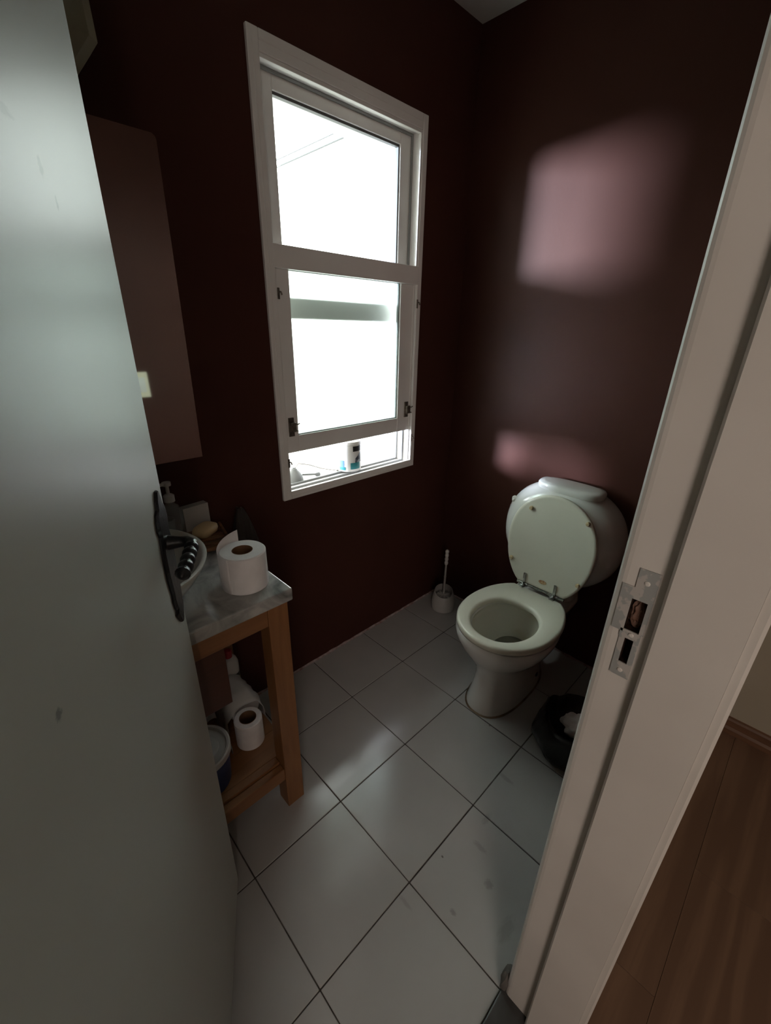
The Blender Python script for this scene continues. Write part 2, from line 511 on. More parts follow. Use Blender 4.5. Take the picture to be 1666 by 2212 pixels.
# hall
hf = sempty('floor_hall', (0, 0, 0), 'brown wood-grain laminate floor outside the doorway', 'floor')
boxo('underlay', (-3.7, 0.06, -2.75, -1.30, -0.06, -0.006), GROUT, hf)
yy = -1.30; k = 0
while yy > -2.7:
    w = 0.115 if k == 0 else 0.192
    cuts = [0.06, -0.95 + 0.37 * (k % 3), -2.3 + 0.37 * (k % 3), -3.7]
    for a, b in zip(cuts[:-1], cuts[1:]):
        bm = BM(); box(bm, b + 0.0004, a - 0.0004, yy - w + 0.0004, yy - 0.0004, -0.012, 0.0, bevel=0.0002, seg=1)
        o = obj('plank', bm, LAMIN, hf)
    yy -= w; k += 1
struct(boxo('wall_hall_end', (0.05, 0.2, -2.75, -1.305, -0.06, CZ + 0.1), HWALL), 'beige hall wall beyond the door frame', 'wall')
struct(boxo('wall_hall_back', (-3.7, 0.2, -2.9, -2.75, -0.06, CZ + 0.1), HWALL), 'beige hall wall behind the viewer', 'wall')
struct(boxo('wall_hall_far', (-3.85, -3.7, -2.9, -1.235, -0.06, CZ + 0.1), HWALL), 'beige far end wall of the hall', 'wall')
struct(boxo('ceiling_hall', (-3.7, 0.05, -2.75, -1.305, CZ, CZ + 0.1), CEIL), 'white hall ceiling', 'ceiling')
bm = BM()
sec = [(0.05, 0.0), (0.034, 0.0), (0.034, 0.020), (0.039, 0.030), (0.039, 0.056), (0.043, 0.064), (0.05, 0.068)]
loft(bm, [[(a, -1.306, b) for a, b in sec], [(a, -2.75, b) for a, b in sec]])
struct(obj('baseboard_hall', bm, BASEW), 'brown wooden baseboard along the beige hall wall', 'baseboard')
bm = BM()
box(bm, DX0 + 0.02, DX1 - 0.03, -1.302, -1.1645, -0.05, 0.0085, bevel=0.003)
th = struct(obj('trim_threshold', bm, DIRT), 'dark grey stone door threshold', 'threshold')

# ------------------------------------------------------------------ door frame (trim)
tf = sempty('trim_door_frame', (-1.18, -1.24, 0), 'white painted wooden door frame with a worn strike plate', 'door frame')
arc = [(-1.194 + 0.008 * (1 - math.cos(t)), -1.184 + 0.012 * math.sin(t)) for t in [0, .4, .8, 1.2, PI / 2]]
poly = [(-1.1605, -1.172)] + list(reversed(arc)) + [(-1.194, -1.2285), (-1.2055, -1.2285), (-1.208, -1.2315), (-1.208, -1.3085), (-1.1605, -1.3085)]
bm = BM(); prism(bm, poly, 0.009, 2.04)
jamb = obj('jamb', bm, FRAMEP, tf, smooth=30)
boolean_cut(jamb, [(-1.20, -1.180, -1.2135, -1.1955, 1.046, 1.092), (-1.20, -1.172, -1.2105, -1.2000, 0.996, 1.034)])
jamb.data.materials.append(RAWD)
for p in jamb.data.polygons:
    p.use_smooth = False
    w = p.center + tf.location
    if w.x > -1.1938 and 0.99 < w.z < 1.1 and -1.215 < w.y < -1.19: p.material_index = 1  # hole walls coloured near black in place of shade
bm = BM(); prism(bm, [(2 * -1.5525 - x, y) for x, y in poly], 0.009, 2.04); obj('jamb', bm, FRAMEP, tf)
boxo('head', (DX0 + 0.035, DX1 - 0.035, -1.3085, -1.172, 2.0, 2.045), FRAMEP, tf)
def casing(poly_, name='casing'):
    bm = BM(); prism(bm, poly_, 0.009, 2.10); obj(name, bm, FRAMEP, tf)
cp = [(-1.2055, -1.3087), (-1.2055, -1.3165), (-1.202, -1.3200), (-1.140, -1.3200), (-1.134, -1.3165), (-1.134, -1.3060), (-1.160, -1.3060), (-1.160, -1.3087)]
bm = BM(); prism(bm, cp, 0.03, 2.08); obj('casing', bm, FRAMEP, tf, smooth=20)
bm = BM(); prism(bm, [(2 * -1.5525 - x, y) for x, y in cp], 0.03, 2.08); obj('casing', bm, FRAMEP, tf)
boxo('casing_block', (-1.2035, -1.130, -1.3215, -1.3060, 0.0, 0.032), FRAMEP, tf, bevel=0.001)
boxo('inner_casing', (-1.160, -1.105, -1.1748, -1.1670, 0.0, 2.08), FRAMEP, tf, bevel=0.003)
# strike plate: outline with the two real holes behind it
bm = BM()
xf = -1.1945
def plate_rect(y0, y1, z0, z1): box(bm, xf - 0.0012, xf + 0.0003, y0, y1, z0, z1)
plate_rect(-1.2185, -1.1955, 1.092, 1.135)
plate_rect(-1.2185, -1.2135, 1.046, 1.092)
plate_rect(-1.1955, -1.1815, 1.042, 1.108)
plate_rect(-1.2165, -1.1925, 1.034, 1.046)
plate_rect(-1.2165, -1.2105, 0.996, 1.034)
plate_rect(-1.2000, -1.1935, 0.996, 1.034)
plate_rect(-1.2165, -1.1935, 0.974, 0.996)
sp = obj('strike_plate', bm, ZINC, tf); sp['label'] = 'worn zinc strike plate flecked with old paint'
bm = BM()
bmesh.ops.create_icosphere(bm, subdivisions=3, radius=1.0)
for v in bm.verts:
    d = 1 + 0.45 * noise.noise(v.co * 2.3)
    v.co = Vector((-1.1818 + v.co.x * 0.0065 * d, -1.2035 + v.co.y * 0.0085 * d, 1.066 + v.co.z * 0.019 * d))
sw_ = obj('splintered_core', bm, RAWW, tf); sw_['label'] = 'broken brown wood inside the latch hole'
for zz, yv in ((1.118, -1.207), (1.041, -1.206), (0.984, -1.205)):
    bm = BM()
    lathe(bm, 0, 0, [(0.0001, 0.0), (0.0032, 0.0), (0.0032, 0.0008), (0.0018, 0.0014), (0.0001, 0.0014)], 12)
    bmesh.ops.transform(bm, matrix=Matrix.Translation((xf - 0.0012, yv, zz)) @ Matrix.Rotation(-PI / 2, 4, 'Y'), verts=bm.verts)
    obj('screw', bm, FRAMEP, tf)
# broken plaster at the foot of the frame
bm = BM()
bmesh.ops.create_icosphere(bm, subdivisions=3, radius=1.0)
for v in bm.verts:
    d = 1 + 0.25 * noise.noise(v.co * 1.9)
    v.co = Vector((-1.176 + v.co.x * 0.022 * d, -1.1655 + v.co.y * 0.012 * d, 0.028 + v.co.z * 0.034 * d))
pb = obj('plaster_patch', bm, PLAST, tf, smooth=True); pb['label'] = 'dirty grey plaster at the foot of the frame'

# ------------------------------------------------------------------ door leaf
A = math.radians(60.5)
U = Vector((math.cos(A), math.sin(A), 0)); NN = Vector((math.sin(A), -math.cos(A), 0))
H0 = Vector((-1.887, -1.184, 0))
door = sempty('door_1', H0, 'off-white painted door standing open on the left with a black iron handle', 'door')
def dpt(u, off, z): return H0 + U * u + NN * off + Vector((0, 0, z))
bm = BM()
def leaf_ring(off, ins):
    def fe(z): return 0.722 + 0.018 * z / 1.74 - ins
    out = [(-0.03 + ins, 0.02 + ins)]
    for k in range(7): out.append((-0.03 + ins + (fe(0.02 + ins) + 0.03 - ins) * (k + 1) / 7 if k < 6 else fe(0.0) , 0.02 + ins))
    for k in range(1, 9): out.append((fe(2.0 * k / 8), 0.02 + ins + (1.975 - 2 * ins) * k / 8))
    out.append((-0.03 + ins, 1.995 - ins))
    return [dpt(u, off, z) for u, z in out]
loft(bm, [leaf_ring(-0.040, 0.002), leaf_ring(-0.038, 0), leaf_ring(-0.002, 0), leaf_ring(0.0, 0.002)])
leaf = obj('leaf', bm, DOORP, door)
def loc_d(u, z): 
    v = U * u + Vector((0, 0, z)); return (v.x, v.y, v.z)
add_spots(DOORP, [(loc_d(0.30, 1.092), (.008, .008, .008), .8), (loc_d(0.550, 1.530), (.007, .007, .012), .5), (loc_d(0.50, 1.555), (.022, .022, .007), .25),
                  (loc_d(0.57, 1.505), (.004, .004, .010), .4)], (0.16, 0.17, 0.17))
# iron handle: ornate backplate
u0, z0 = 0.694, 1.022
prof = [(0.132, 0.003), (0.118, 0.010), (0.104, 0.013), (0.098, 0.020), (0.088, 0.024), (0.072, 0.026), (0.058, 0.021), (0.044, 0.023), (0.02, 0.026), (-0.02, 0.026),
        (-0.044, 0.023), (-0.058, 0.021), (-0.072, 0.022), (-0.088, 0.019), (-0.097, 0.015), (-0.104, 0.020), (-0.114, 0.015), (-0.126, 0.009), (-0.135, 0.003)]
bm = BM()
def plate_ring(off, k):
    r = [(u0 + w * k * 1.38, z0 + dz * (0.95 if k == 1 else 0.94)) for dz, w in prof] + [(u0 - w * k * 1.38, z0 + dz * (0.95 if k == 1 else 0.94)) for dz, w in reversed(prof)]
    return [dpt(u, off, z) for u, z in r]
loft(bm, [plate_ring(0.0003, 1), plate_ring(0.003, 1), plate_ring(0.0055, 0.72)])
hp = obj('back_plate', bm, IRON, door); hp['label'] = 'black wrought-iron back plate'
bm = BM()
zl = 1.054
tube(bm, [dpt(u0, 0.004, zl), dpt(u0, 0.025, zl), dpt(u0 - 0.002, 0.036, zl + 0.001), dpt(u0 - 0.012, 0.044, zl + 0.001), dpt(u0 - 0.022, 0.045, zl)], 0.009, 12, rs=[0.013, 0.0095, 0.009, 0.0095, 0.009])
pts, rs = [], []
for k in range(49):
    t = k / 48
    pts.append(dpt(u0 - 0.014 - 0.100 * t, 0.045 - 0.010 * max(0, t - 0.75), zl - 0.001 - 0.004 * t))
    r = 0.0085 + 0.0032 * abs(math.sin(t * PI * 5)) if t < 0.9 else 0.0105 * math.sqrt(max(0.04, (1 - t) / 0.1))
    rs.append(r)
tube(bm, pts, 0, 14, rs=rs)
hg = obj('lever', bm, IRON, door, smooth=50); hg['label'] = 'black beaded lever'
# inside lever on the far face
bm = BM()
tube(bm, [dpt(u0, -0.040, zl), dpt(u0, -0.075, zl), dpt(u0 - 0.02, -0.085, zl), dpt(u0 - 0.11, -0.085, zl)], 0.009, 10)
obj('lever', bm, IRON, door, smooth=50)
for zz in (0.25, 1.75):
    bm = BM(); p = dpt(-0.034, -0.003, zz); lathe(bm, p.x, p.y, [(0.007, zz), (0.007, zz + 0.09)], 10); obj('hinge', bm, BRASSY, door)

# ------------------------------------------------------------------ window
win = sempty('window_1', (-0.63, 0.0, 0.81), 'white painted wooden window with a clear top pane and a raised frosted lower sash', 'window')
CX0, CX1, CZ0_, CZ1_ = -0.9815, -0.2855, 0.8095, 2.0875
IX0, IX1, IZ0, IZ1 = -0.948, -0.3105, 0.8405, 2.042
def frame_ring(bm, ox0, ox1, oz0, oz1, wl, wr, wb, wt, y0, y1, bev=0.0):
    box(bm, ox0, ox0 + wl, y0, y1, oz0, oz1, bev); box(bm, ox1 - wr, ox1, y0, y1, oz0, oz1, bev)
    if wb: box(bm, ox0 + wl, ox1 - wr, y0, y1, oz0, oz0 + wb, bev)
    if wt: box(bm, ox0 + wl, ox1 - wr, y0, y1, oz1 - wt, oz1, bev)
# casing boards on the wall
bm = BM(); box(bm, CX0, IX0, -0.013, -0.0005, CZ0_, CZ1_, 0.0025); box(bm, CX0 + 0.013, CX0 + 0.016, -0.0145, -0.010, CZ0_ + 0.012, CZ1_ - 0.012, 0.0008, 1); obj('casing_board', bm, WINP, win)
bm = BM(); box(bm, IX1, CX1, -0.013, -0.0005, CZ0_, CZ1_, 0.0025); obj('casing_board', bm, WINP, win)
bm = BM(); box(bm, IX0, IX1, -0.013, -0.0005, CZ0_, IZ0, 0.0025); box(bm, IX0, IX1, -0.0145, -0.010, CZ0_ + 0.010, CZ0_ + 0.013, 0.0008, 1); obj('casing_board', bm, WINP, win)
bm = BM(); box(bm, IX0, IX1, -0.013, -0.0005, IZ1, CZ1_, 0.0025); box(bm, IX0, IX1, -0.0145, -0.010, IZ1 + 0.022, IZ1 + 0.025, 0.0008, 1); obj('casing_board', bm, WINP, win)
# box frame lining with two running tracks
def lining(name, x0, x1, y0, y1, z0, z1): boxo(name, (x0, x1, y0, y1, z0, z1), TRACKM if name == 'track' else WINP, win, bevel=0.0015)
lining('frame_lining', WX0, IX0 + 0.004, 0, 0.24, WZ0, WZ1)
lining('frame_lining', IX1 - 0.004, WX1, 0, 0.24, WZ0, WZ1)
lining('frame_lining', IX0 + 0.004, IX1 - 0.004, 0, 0.24, IZ1 - 0.004, WZ1)
lining('frame_lining', IX0 + 0.004, IX1 - 0.004, 0, 0.080, WZ0, IZ0 - 0.012)
for y0 in (0.030, 0.068):
    lining('track', IX1 - 0.012, IX1 - 0.004, y0, y0 + 0.006, IZ0 - 0.012, IZ1 - 0.004)
    lining('track', IX0 + 0.004, IX0 + 0.012, y0, y0 + 0.006, IZ0 - 0.012, IZ1 - 0.004)
    lining('track', IX0 + 0.012, IX1 - 0.012, y0, y0 + 0.006, IZ0 - 0.012, IZ0 - 0.004)
lining('track', IX0 + 0.012, IX1 - 0.012, 0.030, 0.036, IZ1 - 0.012, IZ1 - 0.004)
lining('stop_bead', IX0, IX1, -0.010, 0.006, IZ1 - 0.010, IZ1)
lining('stop_bead', IX1 - 0.008, IX1, -0.010, 0.004, 1.622, IZ1 - 0.010)
# transom between the two panes
lining('transom', IX0 - 0.004, IX1 + 0.004, -0.0135, 0.004, 1.5585, 1.6215)
# upper sash, deeper in the frame
us = 1.56
bm = BM(); frame_ring(bm, IX0 + 0.004, IX1 - 0.004, us, IZ1 - 0.004, 0.058, 0.058, 0.066, 0.040, 0.038, 0.064, 0.002)
up = obj('upper_sash', bm, WINP, win)
bm = BM(); frame_ring(bm, IX0 + 0.062, IX1 - 0.062, us + 0.066, IZ1 - 0.044, 0.003, 0.005, 0.003, 0.007, 0.044, 0.060)
obj('glazing_bead', bm, WINDARK, up)
boxo('pane', (IX0 + 0.062, IX1 - 0.062, 0.050, 0.053, us + 0.066, IZ1 - 0.044), GLASS, up)
# lower sash, raised a hand's width
bm = BM(); frame_ring(bm, IX0 + 0.003, IX1 - 0.003, 0.9785, 1.590, 0.054, 0.072, 0.060, 0.030, 0.004, 0.028, 0.002)
ls = obj('lower_sash', bm, WINP, win)
lx0, lx1 = IX0 + 0.057, IX1 - 0.075
bm = BM(); frame_ring(bm, lx0, lx1, 1.0385, 1.560, 0.002, 0.004, 0.003, 0.002, 0.010, 0.022)
obj('glazing_bead', bm, WINDARK, ls)
fp = boxo('pane', (lx0, lx1, 0.014, 0.017, 1.0385, 1.560), FROST, ls); fp['label'] = 'frosted glass pane'
lining('outer_rail', IX0 + 0.012, IX1 - 0.012, 0.066, 0.090, 1.420, 1.487)
# sash catches on the lower corners and peg hooks down the sides
def latch(cx, s):
    bm = BM()
    box(bm, cx - 0.011, cx + 0.011, -0.0005, 0.0045, 1.038, 1.104, 0.001, 1)
    box(bm, cx - 0.010, cx + 0.012, -0.014, 0.0, 1.055, 1.088, 0.0025)
    o = obj('sash_catch', bm, BRASSY, ls, smooth=30)
    bm = BM()
    tube(bm, [(cx + 0.008, -0.010, 1.082), (cx + 0.018, -0.013, 1.081), (cx + 0.024, -0.016, 1.085)], 0.0022, 8)
    tube(bm, [(cx + 0.008, -0.010, 1.060), (cx + 0.018, -0.014, 1.058)], 0.0022, 8)
    obj('catch_lever', bm, BRASSY, ls, smooth=True)
latch(-0.921, 1); latch(-0.334, -1)
for hx, hz in ((-0.944, 1.489), (-0.3075, 1.490), (-0.951, 0.948), (-0.3085, 0.944)):
    bm = BM()
    box(bm, hx - 0.004, hx + 0.004, -0.0160, -0.0125, hz - 0.016, hz + 0.016, 0.001, 1)
    tube(bm, [(hx, -0.015, hz + 0.006), (hx + 0.005, -0.021, hz + 0.004), (hx + 0.007, -0.022, hz - 0.004)], 0.0025, 8)
    obj('peg_hook', bm, BRASSY, win, smooth=30)
# outer ledge
struct(boxo('trim_window_ledge', (WX0 + 0.001, WX1 - 0.001, 0.0805, 0.42, WZ0 - 0.06, WZ0 + 0.0005), EXTG), 'pale outdoor ledge under the open window', 'ledge')
# outside: balcony slab above with a service pipe running out
bal = sempty('ceiling_balcony', (-0.2, 0.9, 2.3), 'white underside of the balcony above, seen through the top pane', 'ceiling')
boxo('slab', (-3.0, 2.5, 0.252, 0.78, 2.30, 2.46), EXTS, bal)
for x in (0.028, -0.040):
    bm = BM(); tube(bm, [(x, 0.60, 2.293), (x, 1.50, 2.293)], 0.005, 8); obj('rail', bm, WINDARK, bal, smooth=40)
struct(boxo('floor_balcony', (-3.0, 2.5, 0.252, 1.8, -0.2, -0.02), EXTG), 'pale concrete balcony floor outside the window', 'floor')

# ------------------------------------------------------------------ toilet
TY = -0.670
toilet = thing('toilet', 'white ceramic toilet with raised cream lid against the burgundy wall', 'toilet', (-0.40, TY, 0))
def egg(x0, x1, hw, n=48, xc=None, e=2.15, clampx=None):
    xc = xc if xc is not None else x0 + (x1 - x0) * 0.5
    out = []
    for k in range(n):
        th = 2 * PI * k / n
        c, s = sup(1, 1, th, e)
        x = xc + (c * (x1 - xc) if c > 0 else c * (xc - x0))
        if clampx is not None: x = min(x, clampx)
        out.append((x, TY + hw * s))
    return out
def ringz(o, z): return [(x, y, z) for x, y in o]
bm = BM()
loft(bm, [ringz(egg(-0.588, -0.150, 0.102, e=2.5), 0.0), ringz(egg(-0.588, -0.150, 0.102, e=2.5), 0.012), ringz(egg(-0.575, -0.150, 0.094, e=2.4), 0.05),
          ringz(egg(-0.562, -0.150, 0.090, e=2.3), 0.11), ringz(egg(-0.560, -0.150, 0.094), 0.16), ringz(egg(-0.573, -0.160, 0.112), 0.205),
          ringz(egg(-0.600, -0.180, 0.142, xc=-0.40), 0.245), ringz(egg(-0.624, -0.200, 0.166, xc=-0.42), 0.285), ringz(egg(-0.640, -0.205, 0.181, xc=-0.43), 0.322),
          ringz(egg(-0.643, -0.205, 0.185, xc=-0.43), 0.345), ringz(egg(-0.638, -0.207, 0.181, xc=-0.43), 0.358),
          ringz(egg(-0.590, -0.270, 0.125, xc=-0.44), 0.359), ringz(egg(-0.585, -0.275, 0.121, xc=-0.44), 0.352)], cap1=False)
bowl = obj('bowl', bm, CERAM, toilet, smooth=50)
bm = BM()
loft(bm, [ringz(egg(-0.585, -0.275, 0.121, xc=-0.44), 0.352), ringz(egg(-0.592, -0.268, 0.127, xc=-0.44), 0.335), ringz(egg(-0.597, -0.262, 0.131, xc=-0.44), 0.318), ringz(egg(-0.592, -0.266, 0.128, xc=-0.44), 0.312),
          ringz(egg(-0.575, -0.272, 0.118, xc=-0.43), 0.27), ringz(egg(-0.52, -0.285, 0.095, xc=-0.41), 0.22), ringz(egg(-0.45, -0.29, 0.065, xc=-0.37), 0.18), ringz(egg(-0.41, -0.30, 0.04, xc=-0.35), 0.15)], cap0=False)
bi = obj('bowl_inside', bm, BOWLIN, bowl, smooth=50); bi['label'] = 'stained inside of the bowl'
bm = BM(); loft(bm, [ringz(egg(-0.47, -0.288, 0.073, xc=-0.38), 0.1895), ringz(egg(-0.47, -0.288, 0.073, xc=-0.38), 0.1905)])
wm = mat('bowl_water', (0.30, 0.31, 0.27), 0.04, 0.5, scale=3); obj('water', bm, wm, bowl)
bm = BM()
loft(bm, [ringz(egg(-0.594, -0.144, 0.108, e=2.5), 0.0002), ringz(egg(-0.593, -0.145, 0.107, e=2.5), 0.0020), ringz(egg(-0.586, -0.150, 0.101, e=2.5), 0.005)], cap0=False, cap1=False)
se_ = obj('floor_sealant', bm, RUST, toilet); se_['label'] = 'rusty brown sealant around the foot'
bm = BM()
lathe(bm, 0, 0, [(0.0001, 0), (0.010, 0), (0.010, 0.003), (0.006, 0.005), (0.0001, 0.005)], 14)
bmesh.ops.transform(bm, matrix=Matrix.Translation((-0.30, TY - 0.098, 0.075)) @ Matrix.Rotation(PI / 2, 4, 'X'), verts=bm.verts)
obj('bolt_hole_disc', bm, BLACKP, toilet)  # black disc painted in for the dark of an open bolt hole
# shelf joining bowl and cistern
bm = BM()
loft(bm, [ringz(egg(-0.22, -0.020, 0.085, e=4), 0.20), ringz(egg(-0.24, -0.012, 0.112, e=4), 0.31), ringz(egg(-0.245, -0.010, 0.122, e=4), 0.340), ringz(egg(-0.235, -0.012, 0.118, e=4), 0.356), ringz(egg(-0.150, -0.012, 0.11, e=4), 0.360), ringz(egg(-0.140, -0.012, 0.11, e=4), 0.42)])
obj('bowl_shelf', bm, CERAM, toilet, smooth=50)
# seat ring
def seat_out(ins=0.0): return egg(-0.645 + ins, -0.165 - ins, 0.187 - ins, n=64, xc=-0.425, e=2.1, clampx=-0.208 - ins * 0.5)
def seat_in(ins=0.0): return egg(-0.602 - ins, -0.322 + ins, 0.119 + ins, n=64, xc=-0.455, e=2.1)
bm = BM()
zb = 0.364
loft(bm, [ringz(seat_in(0.004), zb), ringz(seat_out(0.004), zb), ringz(seat_out(0), zb + 0.006), ringz(seat_out(0), zb + 0.018), ringz(seat_out(0.003), zb + 0.024), ringz(seat_out(0.010), zb + 0.0265),
          ringz(seat_in(0.012), zb + 0.0255), ringz(seat_in(0.004), zb + 0.022), ringz(seat_in(0), zb + 0.015), ringz(seat_in(0.0), zb + 0.005), ringz(seat_in(0.004), zb)], cap0=False, cap1=False)
bmesh.ops.remove_doubles(bm, verts=bm.verts, dist=1e-5)
obj('seat', bm, SEATP, toilet, smooth=60)
# raised lid leaning on the cistern
HX, HZ, LN = -0.2035, 0.408, 0.030
def lid_ring(ins, off, k=0.920):
    out = []
    for x, y in egg(-0.645 + ins, -0.165 - ins, 0.181 - ins, n=64, xc=-0.425, e=2.1, clampx=-0.208 - ins):
        v = (-0.208 - x) * k
        out.append((HX + LN * v / 0.4 + off, y - 0.004, HZ + v))
    return out
bm = BM()
loft(bm, [lid_ring(0.03, 0.001), lid_ring(0.012, 0.0), lid_ring(0.003, 0.0), lid_ring(0.0, 0.003), lid_ring(0.0, 0.011), lid_ring(0.004, 0.016), lid_ring(0.03, 0.019)])
lid = obj('lid', bm, SEATP, toilet, smooth=60)
def on_lid(y, z): return Vector((HX + LN * (z - HZ) / 0.4, y, z))
for y, z in ((-0.572, 0.737), (-0.800, 0.742), (-0.527, 0.497), (-0.818, 0.490)):
    bm = BM(); lathe(bm, 0, 0, [(0.0085, -0.001), (0.0085, 0.006), (0.006, 0.0095), (0.0001, 0.0095)], 14)
    p = on_lid(y, z)
    bmesh.ops.transform(bm, matrix=Matrix.Translation(p) @ Matrix.Rotation(-PI / 2, 4, 'Y'), verts=bm.verts)
    obj('buffer', bm, BUFF, lid, smooth=40)
bm = BM()
loft(bm, [[on_lid(-0.681 + 0.017 * math.cos(t), 0.442 + 0.0085 * math.sin(t)) + Vector((d, 0, 0)) for t in [2 * PI * k / 24 for k in range(24)]] for d in (0.0005, -0.0006)])
bd = obj('badge', bm, STICK, lid); bd['label'] = 'small oval orange maker badge'
bm = BM(); tube(bm, [(-0.196, TY - 0.108, 0.3985), (-0.196, TY + 0.100, 0.3985)], 0.0065, 12)
hb = obj('hinge_bar', bm, CHROME, toilet, smooth=40)
for y in (-0.603, -0.737):
    bm = BM()
    p0, p1 = on_lid(y, 0.405), on_lid(y, 0.455)
    box(bm, p0.x - 0.0035, p0.x + 0.003, y - 0.006, y + 0.006, 0.403, 0.455, 0.0025)
    tube(bm, [(-0.213, y, 0.395), (-0.196, y, 0.400)], 0.008, 10)
    box(bm, -0.222, -0.192, y - 0.009, y + 0.012, 0.386, 0.396, 0.003)
    tube(bm, [(-0.198, y - 0.016, 0.3985), (-0.198, y + 0.020, 0.3985)], 0.0095, 12)
    obj('hinge', bm, CHROME, toilet, smooth=40)
# rounded cistern
bm = BM()
rings = []
ZC = 0.614
for x, hw, hh in ((-0.002, 0.228, 0.205), (-0.012, 0.240, 0.218), (-0.035, 0.246, 0.225), (-0.075, 0.246, 0.226), (-0.105, 0.238, 0.220), (-0.130, 0.222, 0.207), (-0.148, 0.203, 0.192), (-0.158, 0.188, 0.180), (-0.162, 0.170, 0.165)):
    r = []
    for k in range(64):
        a, b = sup(hw, hh, 2 * PI * k / 64, 2.25)
        zz = ZC + b
        if b < 0: a *= 1 - 0.10 * (b / hh) ** 2
        r.append((x, TY + 0.004 + a, min(zz, 0.822)))
    rings.append(r)
loft(bm, rings)
obj('cistern', bm, CERAM, toilet, smooth=60)
bm = BM(); rings = []
for z, kx, ky in ((0.812, 0.062, 0.130), (0.822, 0.064, 0.132), (0.832, 0.063, 0.131), (0.838, 0.058, 0.126), (0.841, 0.042, 0.105)):
    rings.append([(-0.078 + a, TY - 0.005 + b, z) for a, b in [sup(kx, ky, 2 * PI * k / 48, 2.8) for k in range(48)]])
loft(bm, rings)
obj('cistern_lid', bm, CERAM, toilet, smooth=50)
bm = BM()
box(bm, -0.122, -0.100, TY + 0.196, TY + 0.222, 0.716, 0.738, 0.005); tube(bm, [(-0.112, TY + 0.214, 0.728), (-0.136, TY + 0.206, 0.724)], 0.005, 8)
obj('flush_lever', bm, PLASTW, toilet, smooth=40)

# ------------------------------------------------------------------ toilet brush and holder
bc = (-0.135, -0.140)
bh = thing('brush_holder', 'greyish white rounded toilet brush holder in the corner', 'brush holder', (*bc, 0))
bm = BM()
def slant(p, a, r, z):
    k = z / 0.105
    return p + Vector((0, 0, 0.016 * k * (math.cos(a - PI / 4))))
lathe(bm, *bc, [(0.055, 0.0), (0.061, 0.004), (0.063, 0.03), (0.062, 0.055), (0.056, 0.085), (0.049, 0.105), (0.0465, 0.105), (0.053, 0.083), (0.058, 0.05), (0.055, 0.012)], 40, fn=slant)
obj('cup', bm, PLASTG, bh, smooth=50)
tb = thing('toilet_brush', 'white toilet brush with beaded handle standing in its holder', 'brush', (bc[0], bc[1], 0.02))
bm = BM(); lathe(bm, *bc, [(0.006, 0.03), (0.006, 0.19), (0.0075, 0.195), (0.0055, 0.20), (0.005, 0.27)], 12); obj('shaft', bm, PLASTG, tb, smooth=40)
bm = BM(); pr_ = []
for k in range(41):
    t = k / 40
    pr_.append((0.0072 + 0.0028 * abs(math.sin(t * PI * 4)) if t < 0.97 else 0.004, 0.268 + 0.088 * t))
lathe(bm, *bc, pr_, 14); obj('grip', bm, PLASTW, tb, smooth=60)
bm = BM()
lathe(bm, *bc, [(0.008, 0.092), (0.015, 0.090), (0.015, 0.086), (0.008, 0.084)], 14)
for k in range(14):
    a = 2 * PI * k / 14
    tube(bm, [(bc[0] + 0.010 * math.cos(a), bc[1] + 0.010 * math.sin(a), 0.087), (bc[0] + 0.038 * math.cos(a), bc[1] + 0.038 * math.sin(a), 0.082)], 0.0025, 5)
lathe(bm, *bc, [(0.010, 0.02), (0.036, 0.03), (0.040, 0.06), (0.036, 0.078), (0.008, 0.084)], 24)
obj('bristle_head', bm, PLASTG, tb, smooth=40)

# ------------------------------------------------------------------ waste bag
gc = (-0.475, -1.000)
wb = thing('waste_bin', 'low waste bin lined with a crumpled black plastic bag beside the door frame', 'waste bin', (*gc, 0))
bm = BM()
def crump(p, a, r, z):
    d = noise.noise(Vector((math.cos(a) * 2.2, math.sin(a) * 2.2, z * 18))) * 0.016 + noise.noise(Vector((math.cos(a) * 6, math.sin(a) * 6, z * 40 + 4))) * 0.007
    k = 1 + d / max(r, 0.02)
    zz = z + (0.014 * noise.noise(Vector((math.cos(a) * 1.7, math.sin(a) * 1.7, 5))) if z > 0.09 else 0)
    return Vector((gc[0] + (p.x - gc[0]) * k, gc[1] + (p.y - gc[1]) * k, max(zz, 0.0)))
lathe(bm, *gc, [(0.085, 0.0), (0.108, 0.006), (0.122, 0.03), (0.131, 0.06), (0.130, 0.09), (0.123, 0.12), (0.116, 0.142), (0.108, 0.150), (0.098, 0.147), (0.090, 0.130), (0.080, 0.10), (0.05, 0.085)], 64, fn=crump)
obj('bin_bag', bm, BAG, wb, smooth=60)
ts = (-0.482, -1.012, 0.128)
bm = BM(); bmesh.ops.create_icosphere(bm, subdivisions=4, radius=1.0)
for v in bm.verts:
    d = 1 + 0.35 * noise.noise(v.co * 1.8) + 0.12 * noise.noise(v.co * 5)
    v.co = Vector((ts[0] + v.co.x * 0.042 * d, ts[1] + v.co.y * 0.050 * d, ts[2] + v.co.z * 0.034 * d))
tag(obj('crumpled_tissue', bm, PAPER, smooth=60), 'crumpled white tissue lying in the black waste bag', 'tissue')

